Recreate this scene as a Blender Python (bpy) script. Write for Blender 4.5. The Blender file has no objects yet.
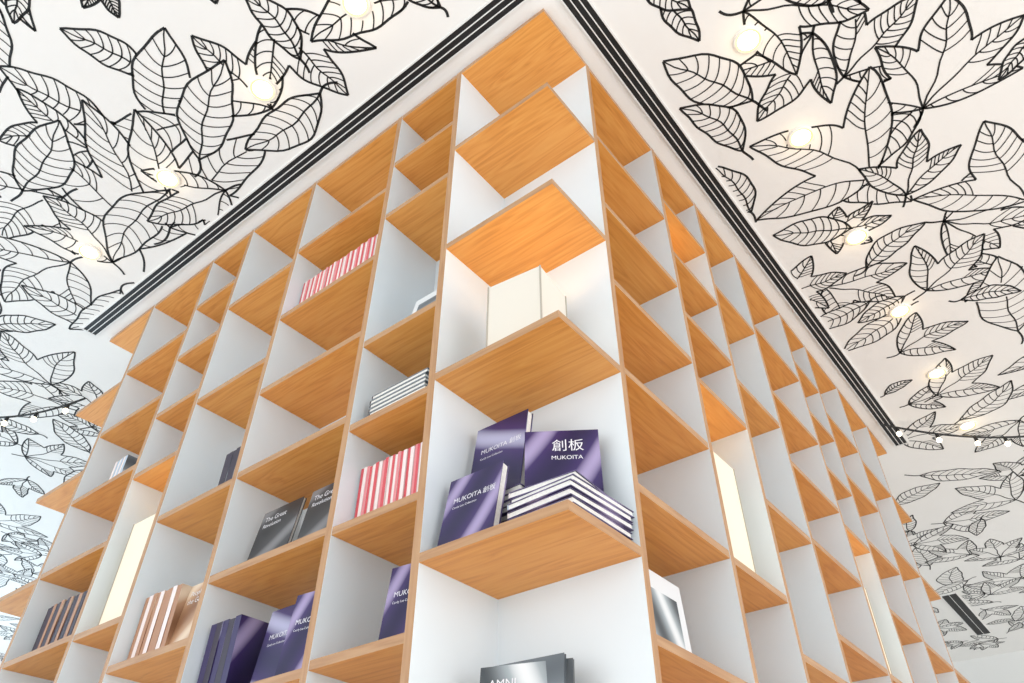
import bpy, math, random, bmesh
from mathutils import Matrix, Vector
random.seed(7)
CZ=1.5
CX,CY,YAW,PIT,ROLL,F=.6602,-.9833,.6752,.6981,-.0043,745.55
ZT=2.4097+CZ
S=.45; TH=.02
ZC=ZT+TH+.012
sc=bpy.context.scene
sc.view_settings.view_transform='Standard'
COL=bpy.context.collection

# ---------------------------------------------------------------- materials
def newmat(name):
    m=bpy.data.materials.new(name); m.use_nodes=True
    nt=m.node_tree; b=nt.nodes['Principled BSDF']; return m,nt,b
def plain(name,col,rough=.5,emis=0,ecol=None,noise=0,nscale=20):
    m,nt,b=newmat(name)
    b.inputs['Base Color'].default_value=(*col,1); b.inputs['Roughness'].default_value=rough
    if emis:
        b.inputs['Emission Color'].default_value=(*(ecol or col),1); b.inputs['Emission Strength'].default_value=emis
    if noise:
        tc=nt.nodes.new('ShaderNodeTexCoord'); n=nt.nodes.new('ShaderNodeTexNoise'); n.inputs['Scale'].default_value=nscale; n.inputs['Detail'].default_value=4
        nt.links.new(tc.outputs['Object'],n.inputs['Vector'])
        r=nt.nodes.new('ShaderNodeValToRGB')
        r.color_ramp.elements[0].position=.3; r.color_ramp.elements[1].position=.7
        r.color_ramp.elements[0].color=(*[c*(1-noise) for c in col],1); r.color_ramp.elements[1].color=(*[min(1,c*(1+noise)) for c in col],1)
        nt.links.new(n.outputs['Fac'],r.inputs['Fac']); nt.links.new(r.outputs['Color'],b.inputs['Base Color'])
    return m
def wood(name,axis,c1,c2,c3):
    m,nt,b=newmat(name); L=nt.links
    tc=nt.nodes.new('ShaderNodeTexCoord'); mp=nt.nodes.new('ShaderNodeMapping')
    sc_={'x':(1.2,14,14),'y':(14,1.2,14),'z':(14,14,1.2)}[axis]
    mp.inputs['Scale'].default_value=sc_
    L.new(tc.outputs['Object'],mp.inputs['Vector'])
    n=nt.nodes.new('ShaderNodeTexNoise'); n.inputs['Scale'].default_value=1.3; n.inputs['Detail'].default_value=3; n.inputs['Distortion'].default_value=.6
    L.new(mp.outputs['Vector'],n.inputs['Vector'])
    mp2=nt.nodes.new('ShaderNodeMapping'); mp2.inputs['Scale'].default_value={'x':(5,140,140),'y':(140,5,140),'z':(140,140,5)}[axis]
    L.new(tc.outputs['Object'],mp2.inputs['Vector'])
    n2=nt.nodes.new('ShaderNodeTexNoise'); n2.inputs['Scale'].default_value=1; n2.inputs['Detail'].default_value=3
    L.new(mp2.outputs['Vector'],n2.inputs['Vector'])
    ml=nt.nodes.new('ShaderNodeMath'); ml.operation='MULTIPLY'; ml.inputs[1].default_value=14
    L.new(n.outputs['Fac'],ml.inputs[0])
    fr=nt.nodes.new('ShaderNodeMath'); fr.operation='PINGPONG'; fr.inputs[1].default_value=1
    L.new(ml.outputs[0],fr.inputs[0])
    mx=nt.nodes.new('ShaderNodeMath'); mx.operation='MULTIPLY_ADD'; mx.inputs[1].default_value=.30
    L.new(fr.outputs[0],mx.inputs[0])
    m3=nt.nodes.new('ShaderNodeMath'); m3.operation='MULTIPLY'; m3.inputs[1].default_value=.70
    L.new(n2.outputs['Fac'],m3.inputs[0]); L.new(m3.outputs[0],mx.inputs[2])
    r=nt.nodes.new('ShaderNodeValToRGB'); r.color_ramp.elements[0].position=.12; r.color_ramp.elements[0].color=(*c1,1)
    r.color_ramp.elements[1].position=.85; r.color_ramp.elements[1].color=(*c3,1)
    e=r.color_ramp.elements.new(.45); e.color=(*c2,1)
    L.new(mx.outputs[0],r.inputs['Fac']); L.new(r.outputs['Color'],b.inputs['Base Color'])
    b.inputs['Roughness'].default_value=.45
    bp=nt.nodes.new('ShaderNodeBump'); bp.inputs['Strength'].default_value=.08; L.new(n2.outputs['Fac'],bp.inputs['Height']); L.new(bp.outputs[0],b.inputs['Normal'])
    return m
WC=((.60,.215,.036),(.75,.305,.060),(.83,.385,.095))
M_WX=wood('oak_veneer_x','x',*WC); M_WY=wood('oak_veneer_y','y',*WC)
EC=((.33,.16,.07),(.43,.235,.115),(.50,.30,.16))
M_EX=wood('oak_edge_x','x',*EC); M_EY=wood('oak_edge_y','y',*EC); M_EZ=wood('oak_edge_z','z',*EC)
M_WH=plain('white_laminate',(.74,.81,.85),.45,noise=.012,nscale=6)
M_CEIL=plain('ceiling_paint',(.90,.88,.85),.8,noise=.01,nscale=3)
M_INK=plain('mural_ink',(.012,.012,.012),.7)
M_BLK=plain('black_slot',(.006,.006,.007),.6)
M_TRIM=plain('white_metal_trim',(.80,.79,.77),.4)
M_PAGE=plain('book_pages',(.78,.76,.72),.8,noise=.08,nscale=160)
M_FLOOR=plain('pale_stone_floor',(.80,.78,.75),.35,noise=.05,nscale=1.5)
M_WALL=plain('wall_paint',(.80,.79,.76),.8)

# ---------------------------------------------------------------- mesh builder
class MB:
    def __init__(s,name): s.name=name; s.v=[]; s.f=[]; s.mi=[]; s.uv=[]; s.m=[]
    def mat(s,m):
        if m not in s.m: s.m.append(m)
        return s.m.index(m)
    def quad(s,pts,m,uv=None):
        i=len(s.v); s.v+= [tuple(p) for p in pts]; s.f.append(tuple(range(i,i+len(pts)))); s.mi.append(s.mat(m))
        s.uv.append(uv or ([(0,0),(1,0),(1,1),(0,1)] if len(pts)==4 else [(0,0)]*len(pts)))
    def box(s,lo,hi,m,M=None):
        if not isinstance(m,(list,tuple)): m=[m]*6
        x0,y0,z0=lo; x1,y1,z1=hi
        F=[[(x0,y1,z0),(x0,y0,z0),(x0,y0,z1),(x0,y1,z1)],[(x1,y0,z0),(x1,y1,z0),(x1,y1,z1),(x1,y0,z1)],
           [(x0,y0,z0),(x1,y0,z0),(x1,y0,z1),(x0,y0,z1)],[(x1,y1,z0),(x0,y1,z0),(x0,y1,z1),(x1,y1,z1)],
           [(x0,y1,z0),(x1,y1,z0),(x1,y0,z0),(x0,y0,z0)],[(x0,y0,z1),(x1,y0,z1),(x1,y1,z1),(x0,y1,z1)]]
        for q,mm in zip(F,m):
            if M is not None: q=[tuple(M@Vector(p)) for p in q]
            s.quad(q,mm)
    def build(s,parent=None,loc=None):
        me=bpy.data.meshes.new(s.name); me.from_pydata(s.v,[],s.f)
        for m in s.m: me.materials.append(m)
        me.polygons.foreach_set('material_index',s.mi)
        uvl=me.uv_layers.new(name='uv'); k=0
        for u in s.uv:
            for c in u: uvl.data[k].uv=c; k+=1
        bm=bmesh.new(); bm.from_mesh(me); bmesh.ops.remove_doubles(bm,verts=bm.verts,dist=1e-6)
        bm.to_mesh(me); bm.free(); me.update()
        ob=bpy.data.objects.new(s.name,me); COL.objects.link(ob)
        if parent: ob.parent=parent
        return ob

# ---------------------------------------------------------------- bookcase
wL,wR=.3706,.2566
P=[ZT-k*S for k in range(0,9)]
def lev(rs): return [ZT-(1.39-r)/.252*S for r in rs]
Q=lev([1.39,1.23,1.076,.775,.62,.463,.298,.14,-.018,-.176,-.34,-.5,-.66])
Q2=lev([1.39,1.23,1.076,.92,.775,.463,.298,.14,-.018,-.176,-.34,-.5,-.66])
W=lev([1.39,1.165,.98,.805,.64,.467,.292,.117,-.058,-.233,-.408,-.58])
SL=[.3706,.6657,1.1488,1.5572,1.85,2.33,2.728]
TL=[Q,W,P,Q2,W]
SR=[.2566,.7046,1.05,1.42,1.906,2.22,2.67,3.15,3.51]
TR=[W,Q2,P,W,Q2,W,P[:]]
EX,EY=SL[-1],SR[-1]; wL2=SL[-1]-SL[-2]; wR2=SR[-1]-SR[-2]
bc=MB('corner_bookcase')
BT=.022
def frame(org,u,n):
    return Matrix(((u[0],n[0],0,org[0]),(u[1],n[1],0,org[1]),(0,0,1,0),(0,0,0,1)))
def face(org,u,n,bounds,types,depth):
    M=frame(org,u,n); ax=abs(u[0])>.5
    WD=M_WX if ax else M_WY; ED=M_EX if ax else M_EY
    def bx(lo,hi,m): bc.box(lo,hi,m,M)
    for i,b in enumerate(bounds):
        bx((b-BT/2,0,0),(b+BT/2,depth,ZT+TH),[M_WH,M_WH,M_EZ,M_WH,M_WH,M_WH])
    for i,t in enumerate(types):
        a,b=bounds[i]+BT/2,bounds[i+1]-BT/2
        for z in t:
            if z<.02: continue
            bx((a,.0015,z),(b,depth-.012,z+TH),[WD,WD,ED,WD,WD,WD])
        bx((a,.0,0),(b,depth-.012,.1),M_WH)
    bx((bounds[0],depth-.012,0),(bounds[-1],depth,ZT+TH),M_WH)
def corner(lo,hi,axis='x'):
    WD=M_WX if axis=='x' else M_WY
    for z in P:
        if z<.02: continue
        bc.box((lo[0],lo[1],z),(hi[0],hi[1],z+TH),[M_EY,M_EY,M_EX,M_EX,WD,WD])
face((0,0),(-1,0),(0,1),SL[:-1],TL,wR)
face((0,0),(0,1),(-1,0),SR[:-1],TR,wL)
face((-EX,0),(0,1),(1,0),[wR,.70,1.15,1.6,2.05,2.5,EY-wR2],[W,P,W,Q2,W,P],wL2)
face((0,EY),(-1,0),(0,-1),[wL,.83,1.3,1.77,EX-wL2],[W,P,Q2,W],wR2)
g=BT/2
corner((-wL+g,0),(0,wR-g))
corner((-EX,0),(-EX+wL2-g,wR-g))
corner((-wL+g,EY-wR2+g),(0,EY))
corner((-EX,EY-wR2+g),(-EX+wL2-g,EY))
bc.build()

# ---------------------------------------------------------------- room
def slab(name,lo,hi,m):
    b=MB(name); b.box(lo,hi,m); return b.build()
X0,X1,Y0,Y1=-9,6,-6,8.2
slab('floor',(X0,Y0,-.2),(X1,Y1,0),M_FLOOR)
slab('ceiling',(X0,Y0,ZC),(X1,Y1,ZC+.2),M_CEIL)
slab('wall_north',(X0,Y1,0),(X1,Y1+.2,ZC),M_WALL)

# ---------------------------------------------------------------- vents
def vent(name,lo,hi,axis,n=3):
    b=MB(name); z1=ZC-.0005; z0=ZC-.007
    b.box((lo[0],lo[1],z1-.004),(hi[0],hi[1],z1),M_BLK)
    d=(hi[1]-lo[1]) if axis=='x' else (hi[0]-lo[0])
    t=.0035
    for i in range(n+1):
        c=d*i/n; w=t if 0<i<n else t*1.6
        if axis=='x': b.box((lo[0],lo[1]+c-w/2,z0),(hi[0],lo[1]+c+w/2,z1),M_TRIM)
        else: b.box((lo[0]+c-w/2,lo[1],z0),(lo[0]+c+w/2,hi[1],z1),M_TRIM)
    if axis=='x':
        for e in (lo[0],hi[0]): b.box((e-.004,lo[1],z0),(e+.004,hi[1],z1),M_TRIM)
    else:
        for e in (lo[1],hi[1]): b.box((lo[0],e-.004,z0),(hi[0],e+.004,z1),M_TRIM)
    return b.build()
vent('linear_air_vent',(-EX-.05,-.125,0),(.3,-.055,0),'x')
vent('linear_air_vent',(.06,-.02,0),(.13,EY+.0,0),'y')
vent('linear_air_vent',(-.39,6.20,0),(-.27,7.45,0),'y',2)

# ---------------------------------------------------------------- mural
def bez(p0,c,p1,n=12):
    return [((1-t)**2*p0[0]+2*t*(1-t)*c[0]+t*t*p1[0],(1-t)**2*p0[1]+2*t*(1-t)*c[1]+t*t*p1[1]) for t in [i/n for i in range(n+1)]]
def side(root,tip,rib0,bul,sgn):
    dx,dy=tip[0]-root[0],tip[1]-root[1]; L=math.hypot(dx,dy)
    nx,ny=-dy/L*sgn,dx/L*sgn
    c=(root[0]+dx*.42+nx*bul*L,root[1]+dy*.42+ny*bul*L)
    return bez(root,c,tip,20)
def at(poly,t):
    t=max(0,min(1,t))*(len(poly)-1); i=min(int(t),len(poly)-2); f=t-i
    return (poly[i][0]*(1-f)+poly[i+1][0]*f,poly[i][1]*(1-f)+poly[i+1][1]*f)
inkq=[]; outl=[]
def ribbon(pts,w,idx,taper=None):
    n=len(pts); L=[];R=[]
    for i,p in enumerate(pts):
        a=pts[max(0,i-1)]; b=pts[min(n-1,i+1)]
        dx,dy=b[0]-a[0],b[1]-a[1]; l=math.hypot(dx,dy) or 1
        ww=w/2*(1 if not taper else 1-taper*i/(n-1))
        L.append((p[0]-dy/l*ww,p[1]+dx/l*ww)); R.append((p[0]+dy/l*ww,p[1]-dx/l*ww))
    for i in range(n-1):
        c=((pts[i][0]+pts[i+1][0])/2,(pts[i][1]+pts[i+1][1])/2)
        inkq.append(([L[i],R[i],R[i+1],L[i+1]],c,idx))
KINDS={
 'O':dict(lobes=[(0,1)],sin=[],b=[(.44,.44)]),
 'T':dict(lobes=[(-.64,.60),(0,1.0),(.64,.60)],sin=[(-.20,.46),(.20,.46)],b=[(.27,.13),(.19,.19),(.13,.27)]),
 'U':dict(lobes=[(-.54,.76),(.06,1.0),(.68,.48)],sin=[(-.17,.52),(.22,.44)],b=[(.30,.12),(.17,.17),(.12,.30)]),
 'M':dict(lobes=[(-.62,.22),(-.52,.75),(0,1.05),(.52,.75),(.62,.22)],sin=[(-.34,.36),(-.17,.62),(.17,.62),(.34,.36)],
      b=[(.2,.1),(.1,.14),(.2,.2),(.14,.1),(.1,.2)]),
}
def leaf(base,tip,kind,wf=1.0,w=.0088,jit=.07):
    idx=len(outl)
    L=math.hypot(tip[0]-base[0],tip[1]-base[1])
    ux,uy=(tip[0]-base[0])/L,(tip[1]-base[1])/L
    rr=random.Random(int((base[0]*977+base[1]*3331)*10))
    K=KINDS[kind]
    J=lambda p:(p[0]*wf+rr.uniform(-jit,jit)*.6,p[1]+rr.uniform(-jit,jit)*.6)
    lobes=[J(p) if kind!='O' else p for p in K['lobes']]; sins=[J(p) for p in K['sin']]
    bend=rr.uniform(-.12,.12)
    def T(p):
        x,y=p; x=x+bend*math.sin(max(-.3,min(1.1,y))*math.pi)+.009*math.sin(y*19+bend*40)
        return (base[0]+L*(ux*y-uy*x),base[1]+L*(uy*y+ux*x))
    roots=[(0,0)]+sins+[(0,0)]
    outline=[]; S_=[]
    for i,tp in enumerate(lobes):
        bl,br=K['b'][i]
        if kind=='O': bl*=wf; br*=wf
        l=side(roots[i],tp,None,bl,1); r=side(roots[i+1],tp,None,br,-1)
        S_.append((l,r,tp))
        outline+=l[:-1]+[tp]+list(reversed(r))[1:-1]
    pts=[T(p) for p in outline]
    xs=[p[0] for p in pts]; ys=[p[1] for p in pts]
    outl.append((pts,min(xs),max(xs),min(ys),max(ys)))
    for l,r,tp in S_:
        ribbon([T(p) for p in l],w,idx); ribbon([T(p) for p in r],w,idx)
        rib=[(tp[0]*t/16,tp[1]*t/16) for t in range(17)]
        if kind in('M','T','U') and tp[1]<.9:
            rib=bez((0,0),(tp[0]*.35,tp[1]*.62),tp,16)
        ribbon([T(p) for p in rib],w*.9,idx,taper=.4)
        for sd,rt in ((l,0),(r,1)):
            r0=sd[0]; st=math.hypot(*r0)/max(.01,math.hypot(*tp))
            n=8 if kind=='O' else (6 if kind=='T' or kind=='U' else 4)
            for k in range(n):
                u=(k+.6)/(n+.4)
                t=st*.75+(1-st*.75)*u*.82
                a=at(rib,t); e=at(sd,min(.97,u*.86+.12))
                c=((a[0]+e[0])/2+(tp[0])*-.03,(a[1]+e[1])/2-.04)
                ribbon([T(p) for p in bez(a,c,e,8)],w*.6,idx,taper=.2)
    ribbon([T(p) for p in bez((0,0),(.02,-.1),(-.02+bend*.5,-.2),8)],w*1.1,idx)
def inside(p,poly):
    x,y=p; c=False; j=len(poly)-1
    for i in range(len(poly)):
        xi,yi=poly[i]; xj,yj=poly[j]
        if (yi>y)!=(yj>y) and x<(xj-xi)*(y-yi)/(yj-yi)+xi: c=not c
        j=i
    return c
# hand placed leaves on the ceiling (centimetres): base x,y, tip x,y, kind, width
LV='''-155 -67 -164 -103 O 1.1/-142 -51 -105 -74 O 1.1/-102 -32 -100 -67 T 1.1/-72 -55 -74 -18 U 1/-32 -30 -70 -40 O .9/-107 -98 -114 -85 T 1.1/
-124 -114 -144 -107 O .8/-76 -80 -85 -68 T 1/-172 -64 -196 -88 T 1/-129 -48 -179 -57 O .9/-206 -24 -156 -77 U .7/-184 -22 -113 -28 T .8/-83 -25 -125 -27 O .9/
-204 -60 -249 -64 T 1/-223 -27 -212 -66 U 1/-166 -34 -223 -27 O .8/-238 -39 -288 -46 T 1/-273 -7 -271 -46 O .9/-148 -20 -187 -30 T .9/-337 1 -311 -37 T 1/
-237 -15 -284 -16 O .8/-27 -21 -28 -41 O .9/-78 -38 -74 -66 O .9/87 118 105 82 M 1.15/39 76 21 42 O 1.1/51 43 83 68 T 1/27 94 17 62 O .9/62 139 33 94 T 1.1/
70 156 83 126 T .9/108 158 81 171 O 1/109 190 104 138 T 1/46 160 18 143 O 1.1/43 188 72 176 O .9/60 220 91 198 T 1/6 179 36 185 T 1/37 211 3 211 O .9/
48 228 13 241 O .9/36 260 69 255 T 1/88 279 92 217 O .9/71 237 95 248 O .8/40 311 72 291 U 1/44 346 76 322 O .9/75 57 75 33 T 1/33 19 35 43 O .8/
127 111 112 123 O .8/18 293 34 288 O 1/10 346 45 353 T 1/71 367 42 389 T 1/7 397 49 422 O .7/48 472 20 432 T .9/30 12 38 31 O 1/-214 -72 -169 -79 O 1/
-143 -35 -99 -54 O .9/16 125 14 93 O .8'''
WL=[]; placed=[]
for l in LV.replace('\n','').split('/'):
    q=l.split(); a=[float(v)/100 for v in q[:4]]
    WL.append(((a[0],a[1]),(a[2],a[3]),q[4],float(q[5])))
    placed.append(((a[0]+a[2])/2,(a[1]+a[3])/2,math.hypot(a[0]-a[2],a[1]-a[3])*.5))
rg=random.Random(23); fillv=[]
tries=0
while tries<60000 and len(fillv)<1700:
    tries+=1
    x=rg.uniform(X0+.3,X1-.3); y=rg.uniform(Y0+.3,Y1-.3); L=rg.uniform(.24,.44)
    if -EX-.24<x<.30 and -.30<y<EY+.25: continue
    if any(abs(x-p[0])<.5 and math.hypot(x-p[0],y-p[1])<(p[2]+L*.5)*.47 for p in placed): continue
    placed.append((x,y,L*.5)); a=rg.uniform(0,6.283)
    c,s=math.cos(a)*L/2,math.sin(a)*L/2
    fillv.append(((x-c,y-s),(x+c,y+s),rg.choice('OOTTUM'),rg.uniform(.85,1.1)))
for l in fillv+WL: leaf(*l)
cells={}
for i,(p,a,b_,c,d) in enumerate(outl):
    for gx in range(int(a//.5),int(b_//.5)+1):
        for gy in range(int(c//.5),int(d//.5)+1): cells.setdefault((gx,gy),[]).append(i)
mur=MB('ceiling_leaf_mural')
DL=[(-.48,-.395),(-.98,-.39),(-1.61,-.38),(-2.25,-.37),(.48,.53),(.47,1.02),(.46,1.66),(.46,2.27),(.46,2.90),(.46,3.54)]
def blocked(p):
    if -EX-.06<p[0]<.15 and -.14<p[1]<EY+.02: return True
    if -.41<p[0]<-.25 and 6.18<p[1]<7.47: return True
    return any(math.hypot(p[0]-d[0],p[1]-d[1])<.056 for d in DL)
for q,c,idx in inkq:
    if blocked(c): continue
    hid=False
    for j in cells.get((int(c[0]//.5),int(c[1]//.5)),[]):
        if j>idx:
            o_=outl[j]
            if o_[1]<=c[0]<=o_[2] and o_[3]<=c[1]<=o_[4] and inside(c,o_[0]): hid=True; break
    if hid: continue
    if not all(X0<p[0]<X1 and Y0<p[1]<Y1 for p in q): continue
    mur.quad([(p[0],p[1],ZC-.0008) for p in q][::-1],M_INK)
mur.build()

# ---------------------------------------------------------------- downlights
M_GLOW=plain('lamp_glow',(1,.86,.6),.5,emis=5,ecol=(1,.86,.60))
def disc(b,c,r0,r1,z0,z1,m,n=24):
    for i in range(n):
        a,a2=2*math.pi*i/n,2*math.pi*(i+1)/n
        p=[(c[0]+r0*math.cos(a),c[1]+r0*math.sin(a),z0),(c[0]+r1*math.cos(a),c[1]+r1*math.sin(a),z1),
           (c[0]+r1*math.cos(a2),c[1]+r1*math.sin(a2),z1),(c[0]+r0*math.cos(a2),c[1]+r0*math.sin(a2),z0)]
        if r0==0: p=p[:3]
        b.quad(p,m)
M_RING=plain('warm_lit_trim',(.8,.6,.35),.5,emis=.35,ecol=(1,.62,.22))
def downlight(c):
    e=bpy.data.objects.new('recessed_downlight',None); COL.objects.link(e)
    b=MB('trim_ring')
    disc(b,c,.036,.043,ZC-.005,ZC-.008,M_RING); disc(b,c,.043,.049,ZC-.008,ZC-.006,M_TRIM); disc(b,c,.049,.050,ZC-.006,ZC-.0005,M_TRIM)
    b.build(e)
    b=MB('glowing_lens'); disc(b,c,0,.036,ZC-.0075,ZC-.005,M_GLOW); b.build(e)
    l=bpy.data.lights.new('glow','POINT'); l.energy=.16; l.color=(1,.74,.38); l.shadow_soft_size=.03
    o=bpy.data.objects.new('glow',l); o.location=(c[0],c[1],ZC-.05); COL.objects.link(o); o.parent=e
for c in DL: downlight(c)

# ---------------------------------------------------------------- lamps in shelves
M_SHADE=plain('paper_shade',(.64,.61,.55),.7,emis=.12,ecol=(1,.86,.62))
M_SEAM=plain('shade_seam',(.42,.38,.32),.7)
M_SHADE2=plain('warm_lit_shade',(.72,.66,.54),.7,emis=.24,ecol=(1,.80,.50))
def box_lamp(x,y,z,sx,sy,h,yaw,mat,power):
    e=bpy.data.objects.new('box_table_lamp',None); COL.objects.link(e)
    M=Matrix.Translation((x,y,z))@Matrix.Rotation(yaw,4,'Z')
    b=MB('shade'); t=.004
    a,c=sx/2,sy/2
    b.box((-a,-c,.004),(a,-c+t,h),mat,M); b.box((-a,c-t,.004),(a,c,h),mat,M)
    b.box((-a,-c+t,.004),(-a+t,c-t,h),mat,M); b.box((a-t,-c+t,.004),(a,c-t,h),mat,M)
    for sx_ in (-a,a):
        for sy_ in (-c,c): b.box((sx_-.0018,sy_-.0018,.004),(sx_+.0018,sy_+.0018,h+.001),M_SEAM,M)
    b.build(e)
    b=MB('base'); b.box((-a*.9,-c*.9,0),(a*.9,c*.9,.006),M_TRIM,M); b.box((-.012,-.012,.006),(.012,.012,h*.55),M_TRIM,M); b.build(e)
    l=bpy.data.lights.new('bulb','POINT'); l.energy=power; l.color=(1,.66,.30); l.shadow_soft_size=.03
    o=bpy.data.objects.new('bulb',l); o.location=(x,y,z+h*.70); COL.objects.link(o); o.parent=e
box_lamp(-.168,.112,P[3]+TH,.15,.13,.235,.12,M_SHADE,.6)
def sL(i,f=.5): return -(SL[i]*(1-f)+SL[i+1]*f)
def sR(i,f=.5): return SR[i]*(1-f)+SR[i+1]*f
box_lamp(sL(3),.11,Q2[5]+TH,.15,.15,.36,0,M_SHADE2,.35)
box_lamp(-.13,sR(1),Q2[5]+TH,.16,.2,.38,0,M_SHADE2,.45)
box_lamp(-.16,sR(1),Q2[2]+TH,.14,.16,.18,0,M_SHADE2,.3)
box_lamp(-.13,sR(4),Q2[5]+TH,.16,.18,.38,0,M_SHADE2,.45)

# ---------------------------------------------------------------- books
def cover(name,c1,c2,c3,seed=0):
    m,nt,b=newmat(name); L=nt.links
    tc=nt.nodes.new('ShaderNodeTexCoord'); mp=nt.nodes.new('ShaderNodeMapping'); mp.inputs['Rotation'].default_value=(0,0,.6+seed)
    mp.inputs['Location'].default_value=(seed,seed*.7,0)
    w=nt.nodes.new('ShaderNodeTexWave'); w.inputs['Scale'].default_value=.4; w.inputs['Distortion'].default_value=2.5; w.inputs['Detail'].default_value=1; w.inputs['Detail Scale'].default_value=.7
    r=nt.nodes.new('ShaderNodeValToRGB'); r.color_ramp.elements[0].color=(*c1,1); r.color_ramp.elements[1].color=(*c3,1)
    e=r.color_ramp.elements.new(.72); e.color=(*c2,1)
    L.new(tc.outputs['UV'],mp.inputs['Vector']); L.new(mp.outputs[0],w.inputs['Vector']); L.new(w.outputs['Fac'],r.inputs['Fac']); L.new(r.outputs['Color'],b.inputs['Base Color'])
    b.inputs['Roughness'].default_value=.35
    return m
C_PUR=cover('purple_cover',(.016,.011,.06),(.04,.022,.115),(.36,.30,.50))
C_PUR2=cover('purple_cover_b',(.018,.013,.07),(.045,.026,.13),(.42,.42,.60),1.3)
C_DRK=cover('dark_cover',(.025,.025,.028),(.05,.05,.055),(.20,.20,.21),.5)
C_GRY=cover('grey_cover',(.10,.12,.14),(.26,.30,.33),(.6,.65,.68),.9)
C_BRN=cover('tan_cover',(.25,.12,.06),(.5,.30,.18),(.75,.6,.45),.4)
C_WHT=plain('white_cover',(.74,.76,.78),.4)
C_PHOTO=cover('photo_print',(.05,.06,.07),(.35,.40,.43),(.75,.78,.80),2.1)
C_RED=plain('red_spine',(.62,.08,.10),.4); C_PNK=plain('pink_spine',(.72,.25,.27),.4); C_SPW=plain('white_spine',(.82,.72,.70),.4)
C_PSP=plain('purple_spine',(.03,.018,.09),.4); C_BSP=plain('brown_spine',(.42,.22,.13),.5)
C_DSP=plain('dark_spine',(.03,.02,.04),.4); C_LSP=plain('pale_blue_spine',(.45,.55,.66),.4)
M_TXT=plain('white_print',(.80,.80,.84),.5)
def book(b,M,w,h,t,cov,spine):
    c=.0015
    b.box((0,0,0),(w,c,h),[spine,cov,cov,cov,cov,cov],M)
    b.box((0,t-c,0),(w,t,h),[spine,cov,cov,cov,cov,cov],M)
    b.box((0,c,0),(c,t-c,h),spine,M)
    b.box((c,c,.002),(w-.003,t-c,h-.002),M_PAGE,M)
def TM(x,y,z,yaw=0,tilt=0,roll=0):
    return Matrix.Translation((x,y,z))@Matrix.Rotation(yaw,4,'Z')@Matrix.Rotation(tilt,4,'X')@Matrix.Rotation(roll,4,'Y')
def title(M,parent,lines,w,h):
    for txt,size,fx,fz in lines:
        c=bpy.data.curves.new('title_text','FONT'); c.body=txt; c.size=size
        o=bpy.data.objects.new('title_text',c); o.data.materials.append(M_TXT)
        o.matrix_world=M@Matrix.Translation((w*fx,-.0006,h*fz))@Matrix.Rotation(math.pi/2,4,'X'); COL.objects.link(o)
        if parent: 
            mw=o.matrix_world.copy(); o.parent=parent; o.matrix_world=mw
def one_book(name,M,w,h,t,cov,spine,lines=(),inset=None):
    b=MB(name); book(b,M,w,h,t,cov,spine)
    if inset: b.box((w*.14,-.0006,h*.12),(w*.86,0,h*.80),inset,M)
    ob=b.build()
    title(M,ob,lines,w,h); return ob
z4=P[4]+TH+.0005
LN=[('MUKOITA',.017,.15,.62),('\u5275\u677f',.017,.70,.62),('Candy Lee Collection',.0075,.15,.54)]
b=MB('book_stack')
for i in range(6):
    book(b,TM(-.165+random.uniform(-.005,.005),.035+random.uniform(0,.012),z4+i*.0145+.0137,random.uniform(-.06,.06))@Matrix.Rotation(-math.pi/2,4,'X'),.155,.20,.0137,C_PUR,[C_LSP,C_PSP,C_SPW][i%3])
b.build()
b=MB('book_stack')
for i in range(9):
    book(b,TM(-.30+random.uniform(-.003,.003),.085+random.uniform(0,.008),z4+i*.0145+.0137,random.uniform(-.05,.05))@Matrix.Rotation(-math.pi/2,4,'X'),.125,.15,.0137,C_PUR,C_PSP if i%2 else C_LSP)
b.build()
one_book('paperback_book',TM(-.335,.02,z4,0,-.18),.145,.175,.02,C_PUR,C_PSP,LN)
one_book('paperback_book',TM(-.335,.10,z4+9*.0145+.001,0,-.15),.15,.215,.02,C_PUR2,C_PSP,LN)
one_book('paperback_book',TM(-.165,.09,z4+6*.0145+.001,.60,-.16),.16,.185,.02,C_PUR,C_PSP,[('MUKOITA',.015,.35,.56),('\u5275\u677f',.035,.36,.70)])
z5=P[5]+TH+.0005
one_book('photo_magazine',TM(-.290,.10,z5,.32,-.10),.18,.250,.008,C_PHOTO,C_SPW,[('AMNI',.022,.1,.84)])
one_book('photo_magazine',TM(-.315,.13,z5,.10,-.08),.18,.258,.008,C_GRY,C_SPW)

def row(name,M,n,w,h,t,covs,jit=.004):
    b=MB(name); x=0
    for i in range(n):
        c=covs[i%len(covs)]; tt=t*random.uniform(.85,1.2)
        book(b,M@Matrix.Translation((x+tt,random.uniform(0,jit),0))@Matrix.Rotation(math.pi/2,4,'Z'),w,h*random.uniform(.98,1.01),tt,c[0],c[1]); x+=tt+.0008
    return b.build()
RW=[(C_SPW,C_RED),(C_SPW,C_SPW),(C_SPW,C_PNK),(C_SPW,C_RED),(C_SPW,C_SPW)]
def LX(i,f): return -(SL[i+1]+(SL[i]-SL[i+1])*f)
row('red_book_row',TM(LX(0,.05)+.005,.05,Q[5]+TH+.0005),25,.15,.17,.0098,RW)
row('red_book_row',TM(LX(1,.03)+.005,.05,W[2]+TH+.0005),43,.15,.19,.0092,RW)
row('brown_book_row',TM(LX(2,.05),.04,P[4]+TH+.0005),9,.16,.20,.019,[(C_BRN,C_BSP),(C_BRN,C_SPW),(C_BRN,C_BSP)])
one_book('tan_cookbook',TM(LX(2,.50),.05,P[4]+TH+.0005,0,-.12),.15,.20,.02,C_BRN,C_BSP,[('People of',.022,.1,.82),('the Good',.022,.1,.70)])
MG=[('The Great',.022,.1,.82),('Revolution',.018,.1,.72)]
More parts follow.
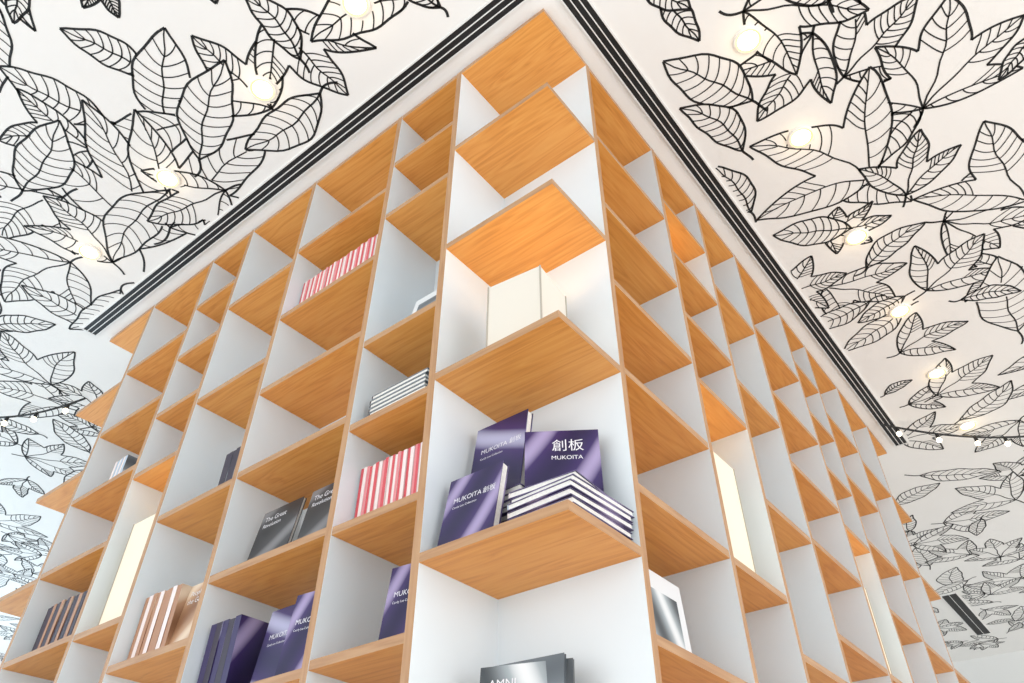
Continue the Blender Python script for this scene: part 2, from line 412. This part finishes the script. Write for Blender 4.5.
one_book('grey_magazine',TM(LX(1,.12),.06,W[5]+TH+.0005,0,-.15),.17,.20,.010,C_DRK,C_DSP,MG)
one_book('grey_magazine',TM(LX(1,.55),.06,W[5]+TH+.0005,0,-.15),.17,.20,.010,C_DRK,C_DSP,MG)
row('purple_book_row',TM(LX(1,.06),.03,W[6]+TH+.0005),5,.15,.19,.022,[(C_PUR,C_PSP),(C_PUR2,C_DSP)])
one_book('paperback_book',TM(LX(1,.42),.06,W[6]+TH+.0005,0,-.12),.15,.20,.02,C_PUR2,C_PSP,LN)
one_book('paperback_book',TM(LX(1,.70),.03,W[6]+TH+.0005,.1,-.12),.135,.20,.02,C_PUR,C_PSP,LN)
one_book('paperback_book',TM(LX(0,.48),.06,Q[6]+TH+.0005,.1,-.12),.13,.19,.02,C_PUR,C_PSP,LN)
b=MB('magazine_stack')
for i in range(7): book(b,TM(LX(0,.15)+random.uniform(-.005,.005),.03,Q[4]+TH+.0005+i*.013+.012)@Matrix.Rotation(-math.pi/2,4,'X'),.20,.17,.012,C_GRY,C_DSP)
b.build()
one_book('white_book',TM(LX(0,.4),.05,Q[3]+TH+.0005,0,-.2),.14,.15,.02,C_WHT,C_SPW,(),C_GRY)
one_book('dark_book',TM(LX(1,.55),.05,W[3]+TH+.0005,0,-.5),.14,.12,.015,C_DRK,C_DSP)
row('dark_book_row',TM(LX(2,.55),.05,P[3]+TH+.0005),4,.15,.17,.016,[(C_DRK,C_DSP),(C_GRY,C_DSP)])
b=MB('book_stack')
for i in range(6): book(b,TM(LX(4,.2),.05,W[6]+TH+.0005+i*.02+.019)@Matrix.Rotation(-math.pi/2,4,'X'),.2,.17,.019,C_DRK,[C_SPW,C_DSP,C_LSP][i%3])
b.build()
row('dark_book_row',TM(LX(4,.12),.05,W[5]+TH+.0005),15,.15,.19,.02,[(C_DRK,C_DSP),(C_DRK,C_DSP),(C_BRN,C_BSP)])
row('white_book_row',TM(LX(4,.3),.05,W[3]+TH+.0005),6,.15,.15,.015,[(C_WHT,C_SPW),(C_GRY,C_LSP)])
row('mixed_book_row',TM(-EX+.03,.05,P[4]+TH+.0005),12,.15,.19,.02,[(C_BRN,C_BSP),(C_DRK,C_DSP),(C_WHT,C_SPW)])
one_book('photo_magazine',TM(-.09,SR[0]+.135,W[6]+TH+.0005,math.pi/2,-.06),.21,.215,.01,C_WHT,C_SPW,(),C_PHOTO)
b=MB('magazine_stack')
for i in range(3): book(b,TM(-.24,SR[0]+.1,W[3]+TH+.0005+i*.012+.011)@Matrix.Rotation(-math.pi/2,4,'X'),.19,.2,.011,C_GRY,C_DSP)
b.build()

# ---------------------------------------------------------------- festoon lights
M_CABLE=plain('black_cable',(.01,.01,.01),.5)
def festoon(p0,p1,nb):
    e=bpy.data.objects.new('festoon_string_lights',None); COL.objects.link(e)
    c=bpy.data.curves.new('cable','CURVE'); c.dimensions='3D'; c.bevel_depth=.006; s=c.splines.new('POLY'); n=24
    (x0,y0),(x1,y1)=p0,p1; P_=[]
    for i in range(n+1):
        t=i/n; P_.append((x0+(x1-x0)*t,y0+(y1-y0)*t,ZC-.02-.06*4*t*(1-t)))
    s.points.add(n)
    for p,q in zip(s.points,P_): p.co=(*q,1)
    c.materials.append(M_CABLE); o=bpy.data.objects.new('cable',c); COL.objects.link(o); o.parent=e
    for i in range(nb):
        q=P_[int((i+.5)*n/nb)]
        b=MB('bulb_%d'%(i+1))
        disc(b,q,.010,.010,q[2]-.03,q[2],M_CABLE,10)
        for k in range(5):
            a0,a1=math.pi*k/5,math.pi*(k+1)/5
            disc(b,q,.015*math.sin(a0) if k else 0.0001,.015*math.sin(a1),q[2]-.043+.015*math.cos(a0),q[2]-.043+.015*math.cos(a1),M_GLOW,12)
        b.build(e)
festoon((.07,3.18),(.87,3.92),5)
festoon((-4.0,-.15),(-3.32,.18),4)

# ---------------------------------------------------------------- lighting
w=bpy.data.worlds.new('world'); sc.world=w; w.use_nodes=True
w.node_tree.nodes['Background'].inputs['Color'].default_value=(.88,.94,1,1); w.node_tree.nodes['Background'].inputs['Strength'].default_value=1.25
def area(name,loc,rot,sx,sy,e,col):
    l=bpy.data.lights.new(name,'AREA'); l.shape='RECTANGLE'; l.size=sx; l.size_y=sy; l.energy=e; l.color=col
    o=bpy.data.objects.new(name,l); o.location=loc; o.rotation_euler=rot; COL.objects.link(o)
area('window_daylight_west',(X0+.3,-2,1.8),(0,math.radians(-90),0),3,7,230,(.50,.78,1))
area('fill_light_south',(0,Y0+.3,1.8),(math.radians(90),0,0),9,3,135,(1,.97,.93))  # added fill at the open side behind the camera, no window there
area('fill_light_east',(X1-.3,2,1.8),(0,math.radians(90),0),3,9,205,(1,.97,.93))  # unseen fill light, added to brighten the right face and its undersides

cam=bpy.data.cameras.new('camera'); cam.sensor_width=36; cam.lens=F/1024*36; cam.clip_start=.02
co=bpy.data.objects.new('camera',cam); COL.objects.link(co)
h=Vector((-math.sin(YAW),math.cos(YAW),0)); r=Vector((math.cos(YAW),math.sin(YAW),0)); k=Vector((0,0,1))
Fw=h*math.cos(PIT)+k*math.sin(PIT); U=-h*math.sin(PIT)+k*math.cos(PIT)
c_,s_=math.cos(ROLL),math.sin(ROLL)
R2=r*c_-U*s_; U2=r*s_+U*c_
co.matrix_world=Matrix((( R2.x,U2.x,-Fw.x,CX),(R2.y,U2.y,-Fw.y,CY),(R2.z,U2.z,-Fw.z,CZ),(0,0,0,1)))
sc.camera=co
